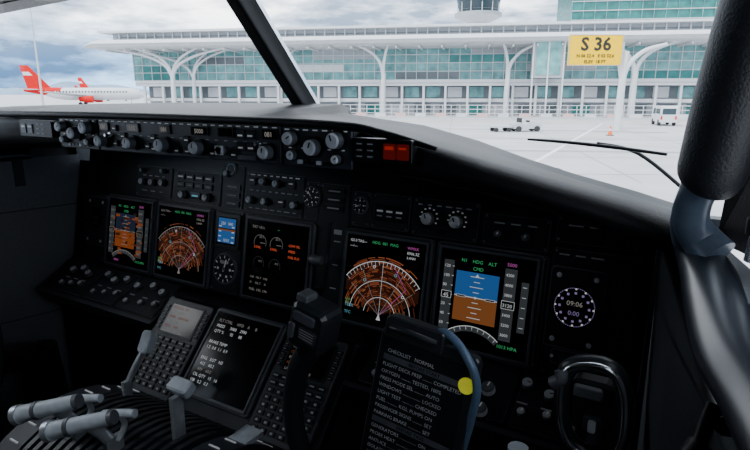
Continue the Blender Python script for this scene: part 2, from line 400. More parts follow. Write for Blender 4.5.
def cdu(name,u):
    M=at(AS,u,-.105,0); b=MB(M)
    b.plate(0,0,.146,.222,0,.010,K['panel2'],r=.006,bev=.002)
    b.plate(0,.062,.108,.078,.010,.012,K['black'],r=.004); b.rect(0,.062,.098,.068,.0122,K['glass'])
    for k,t in enumerate(['RTE LEGS   1/2','081    12NM','OMKIL   250/FL120','095   34NM','PIBOS     290/','LAGOT   .78/FL350']):
        b.text(t,-.045,.086-k*.0115,.0080,.0125,E['od'] if k%2==0 else E['wd'])
    for s_ in(-1,1):
        for k in range(6): b.plate(s_*.063,.088-k*.0105,.012,.007,.010,.013,K['black'],r=.001); b.rect(s_*.063,.088-k*.0105,.007,.0012,.0132,K['dim'])
    for r in range(8):
        for c in range(6):
            x=-.056+c*.0224; y=.012-r*.0150
            b.plate(x,y,.0165,.0108,.010,.0135,K['black'],r=.0018,bev=.0006)
            b.rect(x,y,.006 if r>1 else .011,.0046 if r>1 else .003,.0138,K['dim'])
    b.obj(name,origin=tuple(M.translation))
cdu('control_display_unit',-.186); cdu('control_display_unit.001',.182)

# ------------------------------------------------------------------ glareshield
b=MB()
st=[(-.88,1.08,1.18,.78,1.205),(-.80,1.10,1.195,.82,1.216),(-.6,1.125,1.205,.93,1.222),(-.38,1.14,1.207,1.02,1.226),(0,1.14,1.207,1.05,1.227),(.115,1.14,1.207,1.04,1.226),
    (.135,1.14,1.206,1.0,1.210),(.36,1.135,1.198,.95,1.192),(.48,1.128,1.180,.91,1.172),(.57,1.116,1.160,.885,1.150),(.65,1.100,1.142,.86,1.134),(.74,1.076,1.122,.84,1.118),(.80,1.058,1.105,.81,1.108),(.835,1.045,1.085,.78,1.09)]
vs=[];fs=[]
for X_,lb,lt,yr,zr in st:
    yl=.700 if X_<.6 else .700+(X_-.6)*.12
    hh=lt-lb
    prof=[(.965,lb-.005),(yl+.05,lb+.004),(yl+.018,lb),(yl+.002,lb+hh*.12),(yl-.008,lb+hh*.4),(yl-.006,lb+hh*.7),(yl+.004,lb+hh*.9),(yl+.022,lt),((yl+yr)/2,(lt*.45+zr*.55)+.002),(yr-.03,zr-.002),(yr,zr),(yr+.03,zr-.008),(yr+.06,zr-.05),(.975,lb+.0)]
    if abs(X_)<.39: prof=[(max(y,.735) if i<6 else y,z) for i,(y,z) in enumerate(prof)]
    vs+=[(X_,y,z) for y,z in prof]
n=14
for i in range(len(st)-1):
    for k in range(n): fs.append((i*n+k,i*n+(k+1)%n,(i+1)*n+(k+1)%n,(i+1)*n+k))
fs.append(tuple(range(n))); fs.append(tuple(reversed([(len(st)-1)*n+k for k in range(n)])))
b.add(vs,fs,K['matte'],True)
b.tube([(-.80,.695,1.200),(-.38,.690,1.206),(0,.690,1.207),(.33,.690,1.204),(.42,.694,1.194),(.50,.70,1.176)],[.007,.007,.007,.007,.006,.003],K['matte'],10)
b.obj('glareshield',origin=(0,.8,1.2))
b=MB(MC)
b.plate(.420,-.030,.100,.034,-.002,.014,K['black'],r=.003,bev=.001)
for i in range(2):
    b.plate(.435+.021*i,-.030,.019,.022,.014,.0155,E['rd'],r=.002)
b.rect(.435,-.025,.014,.005,.016,E['r'])
b.rect(.456,-.025,.012,.003,.016,E['r'])
for i in range(2):
    for j in range(3): b.rect(.385+.018*i,-.021-.009*j,.014,.0065,.0145,K['bezel']); b.rect(.385+.018*i,-.021-.009*j,.009,.0015,.0148,K['dim'])
b.obj('warning_light_panel',origin=(.415,.69,1.17))
b=MB(MC)
b.plate(-.455,-.026,.125,.036,-.002,.014,K['black'],r=.003,bev=.001)
for i in range(2): b.plate(-.50+.026*i,-.026,.019,.020,.014,.016,K['edge'],r=.002); b.rect(-.50+.026*i,-.022,.014,.004,.0162,K['white'])
for i in range(2):
    for j in range(3): b.rect(-.445+.018*i,-.016-.010*j,.014,.0065,.0145,K['bezel']); b.rect(-.445+.018*i,-.016-.010*j,.009,.0015,.0148,K['dim'])
b.obj('warning_light_panel.001',origin=(-.455,.69,1.17))

# ------------------------------------------------------------------ mode control panel
b=MB(MC)
b.box(-.37,.37,-.062,.0,-.04,.006,K['black'])
b.M=at(MC,0,0,.006)
for u0,u1 in((-.37,-.238),(-.235,.235),(.238,.37)):
    b.plate((u0+u1)/2,-.031,u1-u0-.002,.06,0,.004,K['panel2'],r=.003,bev=.001)
b.M=at(MC,0,0,.010)
for sgn in(-1,1):
    c=.304*sgn
    for dx,r in((-.042,.0115),(.0,.0135),(.042,.0135)):
        b.knob(c+dx,-.018 if dx else -.030,r,.020,K['knob'],K['knobw'],70+dx*900)
    b.knob(c-.042,-.044,.008,.014,K['knob'],K['knobw'],40); b.knob(c+.042,-.046,.0075,.014,K['knob'],K['knobw'],40)
    for k in range(6): b.plate(c-.030+k*.012,-.054,.009,.006,0,.003,K['knobw'] if k%3==0 else K['black'],r=.001)
    for k in range(7): b.rect(c-.055+k*.018,-.005,.010,.002,.0003,K['white'])
    for k in range(5): b.rect(c-.05+k*.025,-.033,.006,.0018,.0003,K['white'])
def win(u,t,w=.036):
    b.plate(u,-.014,w,.017,0,.003,K['black'],r=.0015); b.rect(u,-.014,w-.004,.013,.0032,K['glass']); b.text(t,u,-.0180,.0110,.0036,E['wd'],'CENTER',bold=.0002)
win(-.213,'081',.028); win(-.125,'110'); win(-.035,'081',.030); win(.055,'5000',.042); win(.118,'',.036); win(.213,'081',.028)
for u,r,v in((-.213,.012,-.042),(-.125,.012,-.042),(-.035,.013,-.042),(.055,.0125,-.042),(.213,.012,-.042)):
    b.knob(u,v,r,.022,K['knob'],K['knobw'],80)
b.cyl(.108,-.044,0,.012,.007,.007,K['knob'],14); b.box(.100,.116,-.052,-.036,.008,.012,K['knobw'])
for u,v in((-.18,-.016),(-.18,-.045),(-.085,-.046),(-.155,-.05),(-.005,-.05),(.022,-.05),(.022,-.03),(.085,-.05),(-.068,-.03),(.135,-.05),(-.155,-.03),(-.068,-.05)):
    b.plate(u,v,.014,.012,0,.004,K['black'],r=.0015,bev=.0006); b.rect(u,v-.001,.009,.0024,.0043,K['white'])
for i in range(2):
    for j in range(2): b.plate(.152+.022*i,-.016-.020*j,.018,.015,0,.004,K['black'],r=.0015,bev=.0006); b.rect(.152+.022*i,-.018-.020*j,.011,.003,.0043,K['white'])
b.plate(.164,-.054,.04,.008,0,.004,K['knob'],r=.001)
for u in(-.196,.192): b.cyl(u,-.03,0,.004,.005,.005,K['chrome'],10); b.cyl(u,-.03,.004,.014,.0022,.003,K['chrome'],8)
for k in range(24): b.rect(-.225+k*.0195,-.0035,.010,.0018,.0003,K['white'])
for k in range(20): b.rect(-.215+k*.022,-.0285,.008,.0015,.0003,K['dim'])
b.obj('mode_control_panel',origin=(0,.70,1.17))

# ------------------------------------------------------------------ throttle quadrant
b=MB()
b.prism([(.69,.12),(.69,.57),(.66,.57),(.05,.53),(.05,.12)],-.20,.20,K['panel'],M=SW)
cy,cz=.53,.47
def arc(r,a0,a1,n=14): return [(cy+r*math.cos(math.radians(a0+(a1-a0)*k/n)),cz+r*math.sin(math.radians(a0+(a1-a0)*k/n))) for k in range(n+1)]
x=-.145; k=0
while x<.145:
    w=.010; r=.215 if k%2 else .200
    b.prism(arc(r,160,20),x,x+w,K['hand'] if k%2 else K['black'],M=SW); x+=w; k+=1
b.prism(arc(.212,160,20),-.20,-.147,K['panel2'],M=SW); b.prism(arc(.212,160,20),.147,.20,K['panel2'],M=SW)
for k in range(9):
    a=math.radians(40+k*10); y=cy+.2125*math.cos(a); zz=cz+.2125*math.sin(a)
    for xs in(-.172,.172): b.box(xs-.012,xs+.012,y-.0015,y+.0015,zz-.002,zz+.0012,K['white'])
b.box(.155,.195,.60,.66,.655,.664,K['lever'])
b.obj('throttle_quadrant',origin=(0,.53,.5))
def lev(name,build,o):
    b=MB(); build(b); return b.obj(name,origin=o)
def speedbrake(b):
    b.box(-.116,-.108,.600,.618,.62,.70,K['alu'])
    b.tube([(-.112,.605,.68),(-.111,.625,.715),(-.108,.650,.748)],[.008,.007,.006],K['alu'],10,flat=.5,up=(1,0,0))
    b.plate(0,0,.026,.046,-.010,.010,K['lever'],r=.008,bev=.003,M=Matrix.Translation((-.108,.661,.762))@Matrix.Rotation(math.radians(62),4,'X'))
lev('speedbrake_lever',speedbrake,(-.11,.62,.7))
def flap(b):
    b.box(.096,.106,.545,.566,.62,.757,K['alu'])
    b.plate(0,0,.046,.026,-.008,.010,K['lever'],r=.006,bev=.003,M=Matrix.Translation((.101,.568,.768))@Matrix.Rotation(math.radians(30),4,'X'))
    b.plate(0,0,.014,.018,-.03,-.006,K['knob'],r=.003,M=Matrix.Translation((.101,.562,.768))@Matrix.Rotation(math.radians(30),4,'X'))
lev('flap_lever',flap,(.1,.56,.7))
for i,x0 in enumerate((-.052,.038)):
    def thr(b):
        b.box(x0-.005,x0+.005,.462,.492,.60,.705,K['alu'])
        b.tube([(x0,.478,.69),(x0,.458,.722),(x0,.438,.752)],[.010,.010,.011],K['alu'],12,flat=.5,up=(1,0,0))
        p0=Vector((x0-.052,.408,.736)); p1=Vector((x0+.046,.452,.768)); dd=(p1-p0)
        def pt(t): return tuple(p0+dd*t)
        b.tube([pt(0),pt(.5),pt(1)],[.0145,.0130,.0115],K['lever'],20,steps=2)
        b.tube([pt(.30),pt(.36)],[.0155,.0155],K['knob'],20,steps=1); b.tube([pt(.97),pt(1.03)],[.0125,.011],K['knob'],18,steps=1)
        b.tube([pt(-.05),pt(.04)],[.0165,.0165],K['alu'],20,steps=1); b.tube([pt(-.09),pt(-.04)],[.0095,.0095],K['black'],16,steps=1)
        b.tube([(x0+.012,.478,.70),(x0+.012,.492,.722),(x0+.012,.486,.742)],[.005,.005,.005],K['alu'],10,up=(1,0,0))
        b.tube([(x0-.020,.478,.738),(x0+.012,.487,.745),(x0+.040,.494,.750)],[.0075,.0075,.007],K['lever'],14)
    lev('thrust_lever' if i==0 else 'thrust_lever.001',thr,(x0,.45,.72))

# ------------------------------------------------------------------ control yokes
b=MB()
def sx(l,s_): return [(s_*x,y,z) for x,y,z in l]
for s_ in(-1,1):
    b.tube(sx([(.0,.02,-.26),(.10,.01,-.285),(.19,.0,-.245),(.235,.0,-.15),(.228,.0,-.06),(.20,-.005,-.01)],s_),[.026,.020,.016,.0155,.0165,.018],K['hand'],14,up=(0,1,0))
b.tube([(0,.0,-.24),(0,.05,-.26),(0,.20,-.30)],[.040,.036,.032],K['black'],18)
b.tube([(0,.20,-.28),(0,.22,-.60),(0,.20,-.88)],[.040,.042,.06],K['matte'],18,up=(0,1,0))
UPM=Matrix(((1,0,0,0),(0,0,-1,0),(0,1,0,0),(0,0,0,1)))
b.plate(0,-.26,.14,.10,-.02,.035,K['black'],r=.02,bev=.008,M=UPM)
HM=Matrix.Translation((-.185,-.012,.035))@Matrix.Rotation(math.radians(90),4,'X')@Matrix.Rotation(math.radians(-14),4,'Z')
b.plate(0,0,.062,.072,-.022,.020,K['hand'],r=.014,bev=.006,M=HM)
b.plate(-.004,.018,.036,.014,.020,.024,K['edge'],r=.003,bev=.001,M=HM)
b.plate(.006,-.006,.030,.020,.020,.023,K['panel2'],r=.004,bev=.001,M=HM)
b.plate(-.02,.038,.02,.014,-.012,.012,K['knob'],r=.004,bev=.002,M=HM)
b.plate(.008,-.024,.018,.009,.020,.024,K['matte'],r=.002,bev=.001,M=HM)
b.plate(-.022,-.008,.010,.024,.020,.023,K['knob'],r=.003,bev=.001,M=HM)
for k in range(4): b.add([(-.006,.001-k*.004,.0235),(.018,.001-k*.004,.0235),(.018,.0022-k*.004,.0235),(-.006,.0022-k*.004,.0235)],[(0,1,2,3)],K['dim'],M=HM)
HR=[(.160,-.01,.060),(.185,-.012,.076),(.210,-.012,.071),(.222,-.012,.04),(.221,-.01,-.010),(.199,-.008,-.034),(.170,-.008,-.024),(.158,-.01,.012)]
b.tube(HR,.0085,K['hand'],12,up=(0,1,0),closed=True)
b.tube([(x_,y_-.0078,z_) for x_,y_,z_ in HR],.0036,K['chrome'],8,up=(0,1,0),closed=True)  # bright metal strip standing in for the highlight along the loop
b.plate(.188,.020,.046,.062,-.012,.008,K['hand'],r=.01,bev=.004,M=UPM)
b.plate(.184,.040,.030,.012,.008,.016,K['knob'],r=.003,bev=.001,M=UPM)
b.plate(.192,.004,.020,.020,.008,.016,K['panel2'],r=.004,bev=.001,M=UPM)
b.plate(.192,.004,.008,.014,.016,.020,K['knobw'],r=.002,bev=.001,M=UPM)
b.tube([(.148,-.02,.045),(.157,-.022,.053),(.156,-.02,.062)],.007,K['knob'],10)
b.tube([(.12,-.03,-.052),(.16,-.035,-.058),(.215,-.035,-.060)],[.009,.008,.009],K['chrome'],12)
b.tube([(.118,-.03,-.04),(.118,-.03,-.070)],.012,K['lever'],12,up=(0,1,0))
b.tube([(.205,-.02,-.05),(.20,-.01,-.12)],.011,K['black'],12,up=(0,1,0))
yo=b.obj('control_yoke'); yo.location=(.553,.60,.895)
y2=bpy.data.objects.new('control_yoke.001',yo.data); coll.objects.link(y2); y2.location=(-.60,.50,.895)

# checklist card on yoke
CM=Matrix.Translation((.556,.568,.950))@Matrix.Rotation(math.radians(90-10),4,'X')@Matrix.Rotation(math.radians(-6),4,'Z')
b=MB(CM)
b.plate(0,-.14,.132,.30,-.012,0,K['hand'],r=.010,bev=.002)
b.plate(-.002,-.140,.116,.275,.0,.0015,K['bezel'],r=.004)
txt=['  CHECKLIST   NORMAL','BEFORE START','FLIGHT DECK PREP ......... COMPLETED','OXYGEN .......... TESTED, 100%','PRESS MODE SEL .......... AUTO','WINDOWS .................. LOCKED','LIGHT TEST ............ CHECKED','FUEL ........... KGS, PUMPS ON','PASSENGER SIGNS .......... SET','PARKING BRAKE ............. SET','BEFORE TAXI','GENERATORS ................. ON','PROBE HEAT ................. ON','ANTI-ICE ......... AS REQUIRED','ISOLATION VALVE .......... AUTO','RECALL ............. CHECKED','AUTOBRAKE ................. RTO','START LEVERS ..... IDLE DETENT','BEFORE TAKEOFF','FLAPS ........... GREEN LIGHT','STAB TRIM ............ UNITS','AFTER TAKEOFF','GEAR ............ UP AND OFF','FLAPS ......... UP, NO LIGHTS','DESCENT','PRESSURIZATION ..... LAND ALT','RECALL ............ CHECKED']
for k,t in enumerate(txt):
    hd=k in(1,10,18,21,24)
    if hd: b.rect(-.002,-.0185-k*.0092,.108,.0074,.0018,K['edge'])
    b.text(t,-.055 if not hd else -.02,-.0206-k*.0092,.0064,.0022,K['card'] if not hd else K['black'])
b.plate(-.02,.012,.080,.028,-.014,.006,K['hand'],r=.006,bev=.002); b.tube([(-.05,.012,.008),(-.02,.016,.016),(.012,.012,.008)],.004,K['hand'],10)
b.cyl(.056,-.026,.001,.003,.0098,.0098,K['yellow'],24)
b.M=Matrix()
b.tube([(.550,.585,.960),(.575,.575,.972),(.603,.565,.958),(.622,.56,.925),(.617,.56,.88),(.606,.562,.83)],.0052,K['strap'],10,up=(0,1,0))
b.obj('checklist_card',origin=tuple(CM.translation))

# ------------------------------------------------------------------ cockpit shell
def strip(pts,z0,z1,t,mt,sgn=1):
    b=MB()
    for i in range(len(pts)-1):
        (xa,ya),(xb,yb)=pts[i],pts[i+1]; d=Vector((xb-xa,yb-ya)); nn=Vector((d.y,-d.x)).normalized()*t*(-sgn)
        b.add([(xa,ya,z0),(xb,yb,z0),(xb+nn.x,yb+nn.y,z0),(xa+nn.x,ya+nn.y,z0),(xa,ya,z1),(xb,yb,z1),(xb+nn.x,yb+nn.y,z1),(xa+nn.x,ya+nn.y,z1)],
          [(0,3,2,1),(4,5,6,7),(0,1,5,4),(1,2,6,5),(2,3,7,6),(3,0,4,7)],mt)
    return b
for s_,nm in((1,'wall_right'),(-1,'wall_left')):
    P=[(s_*.772,.97),(s_*.805,.80),(s_*.855,.60),(s_*.89,.40),(s_*.93,0),(s_*.93,-1.0)]
    b=strip(P,0,1.075,.03,K['wall'] if s_>0 else K['wallL'],s_)
    if s_<0:
        b.box(-.95,-.885,.55,.97,1.0,1.16,K['dwall']); b.box(-.90,-.80,.80,.97,1.0,1.16,K['dwall'])
        b.add([(-.86,.60,1.07),(-.805,.80,1.07),(-.815,.80,1.15),(-.875,.60,1.15)],[(0,1,2,3)],K['dwall'])
        b.box(-.90,-.835,.55,.745,.30,1.0,K['black']); b.box(-.84,-.833,.57,.735,.80,.98,K['panel'])
    b.box(*sorted((s_*.93,s_*.96)),-1.0,-.05,1.075,1.60,K['dwall'])
    b.box(*sorted((s_*.80,s_*.96)),-.05,.72,1.45,1.60,K['panel'])
    b.box(*sorted((s_*.91,s_*.95)),.27,.31,1.07,1.46,K['panel'])
    for zz in(.62,.93):
        for i in range(3):
            (xa,ya),(xb,yb)=P[i],P[i+1]; o_=-.001*s_
            b.add([(xa+o_,ya,zz),(xb+o_,yb,zz),(xb+o_,yb,zz+.004),(xa+o_,ya,zz+.004)],[(0,1,2,3)],K['panel2'])
    b.obj(nm)
b=MB(); b.box(-1.0,1.0,-1.03,1.2,-.04,0,K['floor']); b.obj('floor')
b=MB(); b.box(-1.0,1.0,-1.03,-1.0,0,1.62,K['dwall']); b.obj('wall_back')
b=MB(); b.box(-.85,.85,1.10,1.13,0,1.04,K['panel'])
b.box(-.85,-.78,.97,1.10,0,1.10,K['panel']); b.box(.78,.85,.97,1.10,0,1.02,K['panel']); b.obj('wall_front')
b=MB(); b.box(-1.0,1.0,-1.03,.70,1.60,1.64,K['dwall']); b.box(-.9,.9,.70,.82,1.46,1.62,K['panel']); b.obj('ceiling')
def bar(b,p,q,w,d,mt):
    p,q=Vector(p),Vector(q); D=(q-p); L=D.length; D.normalize(); a=Vector((1,0,0)); a=(a-D*a.dot(D)).normalized(); c=D.cross(a)
    Mx=Matrix(((a.x,c.x,D.x,p.x),(a.y,c.y,D.y,p.y),(a.z,c.z,D.z,p.z),(0,0,0,1)))
    b.plate(0,0,w,d,0,L,mt,r=min(w,d)*.2,M=Mx)
b=MB()
bar(b,(0,1.075,1.205),(0,.80,1.495),.034,.045,K['matte'])
bar(b,(.024,1.08,1.22),(.024,.815,1.50),.005,.01,K['chrome'])
b.obj('trim_1')
b=MB(); bar(b,(-.89,.80,1.10),(-.88,.68,1.48),.05,.05,K['matte']); b.obj('trim_2')
b=MB()
b.add([(.840,.80,1.07),(.88,.80,1.07),(.95,.66,1.07),(.95,.60,1.07),(.852,.62,1.48),(.88,.62,1.48),(.95,.56,1.48),(.94,.52,1.48)],[(0,4,7,3),(0,1,5,4),(1,2,6,5),(2,3,7,6),(4,5,6,7),(0,3,2,1)],K['matte'])
b.obj('trim_3')
b=MB()
b.add([(-.90,.75,1.445),(0,.79,1.485),(.90,.75,1.465),(-.90,.82,1.445),(0,.86,1.485),(.90,.82,1.465),(-.90,.75,1.52),(0,.79,1.52),(.90,.75,1.52),(-.90,.82,1.52),(0,.86,1.52),(.90,.82,1.52)],
  [(0,3,4,1),(1,4,5,2),(6,7,10,9),(7,8,11,10),(0,1,7,6),(1,2,8,7),(3,9,10,4),(4,10,11,5),(0,6,9,3),(2,5,11,8)],K['matte'])
b.obj('trim_4')
g=bpy.data.materials.new('windshield_glass'); g.use_nodes=True; nt=g.node_tree; nt.nodes.clear()
o=nt.nodes.new('ShaderNodeOutputMaterial'); tr=nt.nodes.new('ShaderNodeBsdfTransparent'); gl=nt.nodes.new('ShaderNodeBsdfGlossy'); mx=nt.nodes.new('ShaderNodeMixShader')
tr.inputs['Color'].default_value=(.97,.98,.98,1); gl.inputs['Roughness'].default_value=.02
mx.inputs['Fac'].default_value=.05
nt.links.new(tr.outputs[0],mx.inputs[1]); nt.links.new(gl.outputs[0],mx.inputs[2]); nt.links.new(mx.outputs[0],o.inputs['Surface'])
for i,s_ in enumerate((1,-1)):
    b=MB(); b.add([(s_*.02,1.085,1.18),(s_*.86,.87,1.06),(s_*.86,.66,1.47),(s_*.02,.815,1.485)],[(0,1,2,3)],g); b.obj('window_%d'%(i+1))
b=MB()
b.tube([(.54,1.0,1.170),(.60,.99,1.169),(.68,.97,1.166),(.765,.95,1.160)],[.0025,.0036,.0040,.003],K['black'],8,flat=.8)
b.tube([(.66,.975,1.170),(.72,1.0,1.155),(.79,1.02,1.10)],.003,K['black'],8)
b.obj('windshield_wiper')
b=MB()
b.tube([(.782,.84,1.080),(.808,.77,1.080),(.830,.66,1.072),(.843,.56,1.063),(.856,.47,1.056),(.880,.38,1.050),(.905,.2,1.05),(.91,-.05,1.05)],[.016,.022,.026,.028,.029,.03,.03,.03],K['sill'],16,flat=.62)
b.tube([(.775,.87,1.06),(.790,.80,1.05),(.815,.68,1.03),(.835,.56,1.02),(.855,.45,1.01)],.009,K['black'],10)
b.obj('window_sill_rail')
b=MB()
b.tube([(-.782,.84,1.085),(-.81,.77,1.085),(-.84,.64,1.075),(-.87,.5,1.06),(-.905,.2,1.05)],[.02,.026,.03,.03,.03],K['sill'],14,flat=.62); b.obj('window_sill_rail.001')
b=MB()
b.tube([(.821,.632,1.160),(.8215,.630,1.166),(.824,.624,1.178),(.831,.602,1.235),(.840,.572,1.30),(.852,.54,1.38),(.865,.50,1.47)],[.016,.025,.0305,.0315,.0315,.031,.031],K['pad'],24,up=(0,1,0))
b.tube([(.820,.636,1.168),(.812,.645,1.145),(.811,.66,1.12),(.822,.67,1.10),(.838,.66,1.085)],[.017,.017,.018,.020,.022],K['arm'],16,up=(0,1,0),flat=.8)
b.tube([(.806,.64,1.16),(.801,.66,1.12),(.806,.69,1.09)],[.008,.009,.011],K['arm'],12,up=(0,1,0))
b.obj('assist_handle')
b=MB()
b.cyl(.872,.60,1.10,1.125,.014,.012,K['chrome'],20); b.cyl(.872,.60,1.125,1.14,.016,.016,K['black'],20)
b.obj('silver_cup')  # small silver cup with a black top
b=MB()
b.tube([(.845,.46,1.02),(.838,.44,.99),(.835,.42,.95),(.845,.41,.90),(.84,.40,.84)],.006,K['black'],10); b.tube([(.842,.43,1.0),(.828,.41,.975)],.012,K['black'],12)
b.obj('headset_cable')
b=MB(); b.cyl(-.15,.05,1.56,1.60,.03,.035,K['black'],20); b.cyl(-.15,.05,1.556,1.56,.022,.022,emit('added_lever_light_lens',(1,.95,.88),3.),20); b.obj('added_lever_light',origin=(-.15,.05,1.58))  # unseen ceiling fixture, made up to go with the added spot
rl=bpy.data.lights.new('added_lever_spot','SPOT'); rl.energy=8.; rl.spot_size=math.radians(34); rl.spot_blend=.8; rl.shadow_soft_size=.03; rl.color=(.90,.95,1)  # spot added only to brighten the thrust levers
ro=bpy.data.objects.new('added_lever_spot',rl); coll.objects.link(ro); ro.location=(-.15,.05,1.545)
ro.rotation_euler=(Vector((-.03,.46,.72))-Vector((-.15,.05,1.545))).to_track_quat('-Z','Y').to_euler()

# ------------------------------------------------------------------ outside world
C=Vector((.82,0,1.25)); h=math.radians(30.8)
F0=Vector((-math.sin(h),math.cos(h),0)); R0=Vector((math.cos(h),math.sin(h),0))
def Eo(r,d,z=0): return Vector((C.x,C.y,0))+R0*r+F0*d+Vector((0,0,z))
G=-2.70
X={}
X['conc']=mat('apron_concrete',(.46,.46,.47),.8,var=.10,scale=.25)
X['white']=mat('terminal_white_cladding',(.62,.63,.64),.6,var=.04,scale=.5)
X['grey']=mat('terminal_grey_cladding',(.36,.38,.40),.6,var=.08,scale=.5)
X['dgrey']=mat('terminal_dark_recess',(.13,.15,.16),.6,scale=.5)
X['teal']=mat('teal_glass',(.14,.34,.33),.25,var=.4,scale=.6)
X['teal2']=mat('teal_glass_dark',(.02,.18,.16),.2,var=.35,scale=.4)
X['red']=mat('livery_red',(.60,.01,.01),.5,spec=.1)
X['yel']=mat('sign_yellow',(.92,.56,.0),.7,emis=.06,var=.02,spec=.05)  # slight glow added to strengthen the yellow
X['blk']=mat('sign_black',(.01,.01,.01),.6)
X['steel']=mat('galvanised_steel',(.50,.52,.54),.5)
X['tint']=mat('tinted_window',(.03,.05,.06),.15)
X['tyre']=mat('tyre_rubber',(.03,.03,.03),.8)
X['line']=mat('apron_paint_white',(.75,.75,.75),.7); X['liney']=mat('apron_paint_yellow',(.75,.55,.1),.7)
X['lined']=mat('apron_stain',(.30,.30,.31),.8)
X['oran']=mat('cone_orange',(.8,.13,.02),.5)
X['pink']=mat('barrier_red_white',(.62,.42,.40),.6)
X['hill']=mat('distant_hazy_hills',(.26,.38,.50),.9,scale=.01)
b=MB()
b.add([tuple(Eo(-900,-200,G)),tuple(Eo(900,-200,G)),tuple(Eo(900,1500,G)),tuple(Eo(-900,1500,G))],[(0,1,2,3)],X['conc'])
def gline(r0,d0,r1,d1,w,mt,dz=.01):
    a,c_=Eo(r0,d0,G+dz),Eo(r1,d1,G+dz); d=(c_-a).normalized(); n_=Vector((-d.y,d.x,0))*w/2
    b.add([tuple(a-n_),tuple(c_-n_),tuple(c_+n_),tuple(a+n_)],[(0,1,2,3)],mt)
for k in range(12): gline(-80,30+k*7.5,80,26+k*7.5,.08,X['lined'])
for k in range(14): gline(-60+k*9,25,-55+k*10,110,.08,X['lined'])
gline(-60,72,60,60,.35,X['line']); gline(-60,86,70,78,.4,X['liney']); gline(8,30,30,75,.3,X['line']); gline(-10,48,40,46,.25,X['line']); gline(4,66,30,58,1.6,X['lined'],.006)
gline(6,40,40,36,1.2,X['lined'],.006); gline(5,52,32,47,.5,X['lined'],.007)
b.obj('apron_ground')
b=MB(); hv=[];hf=[]
N=60
for k in range(N+1):
    r=-1100+k*16; z=20+8*math.sin(k*.31)+4*math.sin(k*.83+1)
    hv+=[tuple(Eo(r,1350,G-5)),tuple(Eo(r,1350,G+z)),tuple(Eo(r,1480,G+z*.6))]
for k in range(N):
    a=3*k; hf+=[(a,a+3,a+4,a+1),(a+1,a+4,a+5,a+2)]
b.add(hv,hf,X['hill'],True); b.obj('distant_hills')

A=Eo(-55.3,120,C.z); B=Eo(59.1,100,C.z); ux=(B-A).normalized(); uy=Vector((-ux.y,ux.x,0))
TM=Matrix(((ux.x,uy.x,0,A.x),(ux.y,uy.y,0,A.y),(0,0,1,A.z),(0,0,0,1)))
b=MB(TM)
g0=-3.95; L=118.5
b.box(0,L-1,-2,30,11.7,12.1,X['white']); b.box(2,L-3,0,28,10.2,11.7,X['grey'])
for k in range(58): b.box(3.5+k*1.95,3.7+k*1.95,-.35,0,10.2,11.7,X['white'])
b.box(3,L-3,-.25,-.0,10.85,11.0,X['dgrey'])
prof=[(0,8.0),(-6,8.15),(-8.2,8.5),(-8.8,9.0),(-8.2,9.5),(-6,9.95),(0,10.25)]
b.prism(prof,3,L,X['white'],M=SW)
b.add([(3,-8.8,9.0),(3,0,8.0),(3,0,10.25),(-3,-3,9.0),(3,-8.2,9.5)],[(0,1,3),(0,3,4),(4,3,2)],X['white'])
b.box(3,L-1,-8.95,-8.85,8.95,9.05,X['grey'])
for k in range(29): b.box(5+k*4,5.25+k*4,-7.5,0,7.7,8.05,X['white'])
b.box(6,L-2,0,20,2.4,8.25,X['teal'])
for k in range(57): b.box(6+k*2,6.12+k*2,-.2,.0,2.4,8.25,X['white'])
for z in(3.9,5.4,6.9): b.box(6,L-2,-.2,0,z,z+.12,X['white'])
for s0,s1,z0,z1,m_ in((20,30,5.5,6.8,'dgrey'),(60,72,2.6,3.8,'dgrey'),(36,50,4.0,5.3,'white'),(84,96,4.1,5.2,'grey'),(100,114,2.6,3.8,'teal2'),(70,82,5.5,6.8,'teal2'),(8,16,2.6,5.2,'teal2'),(44,56,6.2,8.2,'grey'),(74,90,6.9,8.2,'grey')):
    b.box(s0,s1,-.12,0,z0,z1,X[m_])
b.box(8,L-2,-3,20,1.3,2.4,X['white']); b.box(8,L-2,-3.1,-3,1.75,1.85,X['grey'])
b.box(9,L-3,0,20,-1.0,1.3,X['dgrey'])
for k in range(27): b.box(10+k*4,12.6+k*4,-.15,0,-.8,1.1,X['teal' if k%3 else 'white'])
b.box(9,L-3,-2,20,-1.6,-1.0,X['white'])
b.box(9,L-3,0,20,g0,-1.6,X['grey'])
for k in range(22):
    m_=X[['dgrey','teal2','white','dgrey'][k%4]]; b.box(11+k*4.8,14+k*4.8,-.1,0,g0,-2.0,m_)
for k in range(28): b.box(9.5+k*4,9.9+k*4,-2.9,-2.5,g0,1.3,X['white'])
def tree(s_,y=-5,arms=((-6,),(6,)),w=.5):
    b.tube([(s_,y,g0),(s_,y,0),(s_+.1,y,3.5)],[w,w*.95,w*.8],X['white'],10,up=(0,1,0))
    for (dx,) in arms:
        b.tube([(s_,y,3.0),(s_+dx*.12,y,5.2),(s_+dx*.45,y,7.0),(s_+dx,y-1,8.3)],[w*.7,w*.6,w*.5,w*.4],X['white'],8,up=(0,1,0))
tree(17.2,arms=((-12,),(-7,),(6,),(12,))); tree(20.5,y=-3,arms=((-15,),(5,),(9,)),w=.4)
tree(58.5,arms=((-4.5,),(1,))); tree(80.5,arms=((5,),(-1,))); tree(101.4,arms=((-5,),(6,)),w=.6); tree(38,y=-2,arms=((-4,),(4,)),w=.3)
b.box(84.5,89.5,-7,-3,2.5,9.6,X['grey']); b.box(85,89,-7.1,-7,3,9,X['teal'])
for x_ in(84.5,87,89.5): b.box(x_-.12,x_+.12,-7.25,-7,g0,9.6,X['white'])
b.obj('terminal_building',origin=tuple(A))
b=MB(TM@Matrix.Translation((0,60,0)))
b.box(100,260,0,30,g0,34,X['teal2'])
